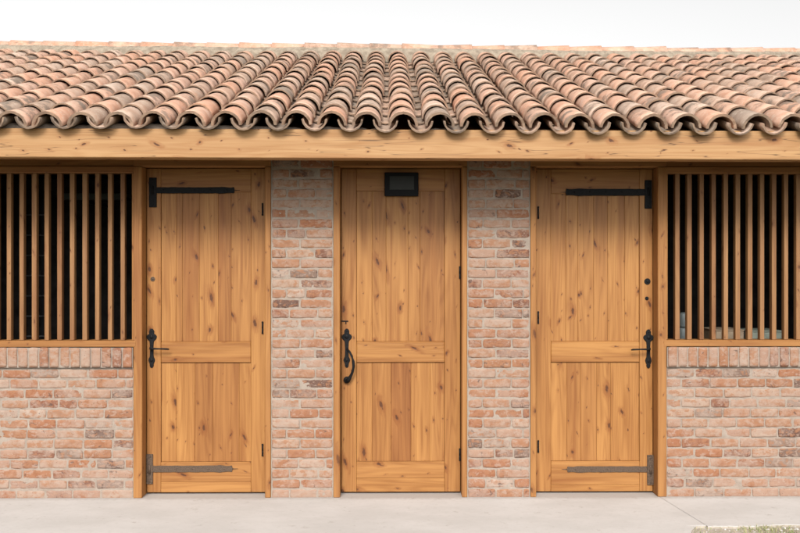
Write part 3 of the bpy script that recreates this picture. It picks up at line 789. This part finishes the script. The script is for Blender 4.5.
# interior things glimpsed through the bars
def at(px,py,y): return PX(px,y),PZ(py,y)
r_=empty('wire_rack',(PX(34,1.3),1.3,0.012)); tag(r_,'dark metal rack with thin shiny rungs behind the left window bars','rack')
xa,xb=PX(25,1.3),PX(43,1.3)
for x in (xa,xb):
    mb=MB(); box(mb,x-.012,x+.012,1.29,1.31,.012,2.2,'z',.002); mb.build('upright',M['blackplastic'],r_,(x,1.3,.012))
for k in range(11):
    z=.35+k*.165; mb=MB(); tube(mb,[(xa-.02,1.28,z),(xb+.02,1.28,z)],.006,8); mb.build('rung',M['steel'],r_,((xa+xb)/2,1.28,z))
x0,_=at(60,0,2.2); x1,_=at(126,0,2.2); z1=PZ(193,2.2); z0=PZ(199.5,2.2)
mb=MB(); box(mb,x0,x1,2.2,2.26,z0,z1,'x',.006); o=mb.build('shelf_board',M['pale'],None,((x0+x1)/2,2.2,z0))
tag(o,'pale horizontal board high on the back of the dark room behind the left window','shelf')
mb=MB(); box(mb,x0+.05,x0+.08,2.26,3.56,z0+.005,z0+.035,'y',.002); box(mb,x1-.08,x1-.05,2.26,3.56,z0+.005,z0+.035,'y',.002); mb.build('bracket',M['steel'],o,((x0+x1)/2,2.9,z0))
# bench and boxes behind the right window
bx0,bx1=PX(672,.75),PX(800,.75)
bn=empty('work_bench',((bx0+bx1)/2,.75,.012)); tag(bn,'dark wooden bench inside the room below the right window bars','bench')
mb=MB(); box(mb,bx0,bx1,.40,1.1,.93,.97,'x',.003); mb.build('bench_top',M['under'],bn,((bx0+bx1)/2,.75,.95))
for x in (bx0+.05,bx1-.05):
    for y in (.44,1.06):
        mb=MB(); box(mb,x-.03,x+.03,y-.03,y+.03,.012,.93,'z',.003); mb.build('leg',M['under'],bn,(x,y,.012))
def crate(px0,px1,pyt,y0,y1,m,name,label,cat,group=None):
    x0,x1=PX(px0,y0),PX(px1,y0); z1=PZ(pyt,y0); mb=MB(); box(mb,x0,x1,y0,y1,.971,z1,'x',.004); o=mb.build(name,m,None,((x0+x1)/2,(y0+y1)/2,.971))
    l=MB(); box(l,x0-.004,x1+.004,y0-.004,y1+.004,z1+.001,z1+.012,'x',.003); l.build('lid',m,o,((x0+x1)/2,(y0+y1)/2,z1)); tag(o,label,cat,group); return o
crate(716,744,331,.55,.85,M['card'],'cardboard_box','beige flat box lying behind the right window bars','box')
crate(752,783,332,.60,.9,M['greenbox'],'storage_box','grey green flat box at the right end behind the right window bars','box')
def pot(px,pyt,pyb,y,name,label):
    x=PX(px,y); z0=PZ(pyb,y); z1=PZ(pyt,y); mb=MB(); n=14; r=.034
    prof=[(0,z0),(r*.9,z0),(r,z0+.01),(r,z1-.02),(r*.8,z1-.006),(r*.5,z1),(0,z1)]
    tube(mb,[(x,y,zz) for _,zz in prof],[max(rr,.0005) for rr,_ in prof],14)
    return mb.build(name,M['pale'],None,(x,y,z0))
tag(pot(683,327,341.3,.62,'paint_tin',''),'small pale tin just inside the left corner of the right window','tin')
tag(pot(683.5,312,326.8,.62,'glass_jar',''),'small pale jar stacked on the tin inside the right window','jar')

# grass at the broken edge of the pavement
random.seed(55)
gm=NT('short_grass'); rr=gm.sep(gm.uv('rnd'))
gm.l(gm.ramp(rr[0],[(0,(0.16,0.20,0.07)),(.5,(0.24,0.26,0.10)),(.8,(0.36,0.33,0.17)),(1,(0.50,0.43,0.26))]),gm.b.inputs['Base Color']); gm.b.inputs['Roughness'].default_value=.8
gb=MB()
for k in range(7000):
    x=random.uniform(1.62,5.0); yf=right_front(x) if x>J(-.7) else left_front(x); y=yf+.012-abs(random.gauss(0,.26))
    if (nz(x*3,y*3,8)<-.12 or x<2.1) and random.random()<.85: continue
    h=random.uniform(.008,.030); w=random.uniform(.0012,.0028); an=random.uniform(0,6.28); lean=Vector((random.gauss(0,.5),random.gauss(0,.5),0))*h
    d=Vector((math.cos(an),math.sin(an),0))*w; b0=Vector((x,y-.01,-.016))
    A=[gb.vert(b0-d),gb.vert(b0+d),gb.vert(b0+d*.7+lean*.5+Vector((0,0,h*.6))),gb.vert(b0-d*.7+lean*.5+Vector((0,0,h*.6))),gb.vert(b0+lean*1.2+Vector((0,0,h)))]
    c=(random.random(),0); gb.face(A[:4],[(0,0)]*4,c); gb.face((A[3],A[2],A[4]),[(0,0)]*3,c)
tag(gb.build('grass',gm.m),'short sparse grass along the broken pavement edge','grass',kind='stuff')
# crumbs of concrete along that edge
cb=MB()
for k in range(260):
    x=random.uniform(1.65,5); y=(right_front(x) if x>J(-.7) else left_front(x))-random.uniform(-.01,.22); r=random.uniform(.003,.009)*(1 if random.random()<.8 else 1.8)
    ball(cb,(x,y,-.013),r,random.uniform(.6,1),random.uniform(.5,.8),6,4)
tag(cb.build('gravel',M['concrete']),'loose crumbs of concrete by the broken pavement edge','gravel',kind='stuff')
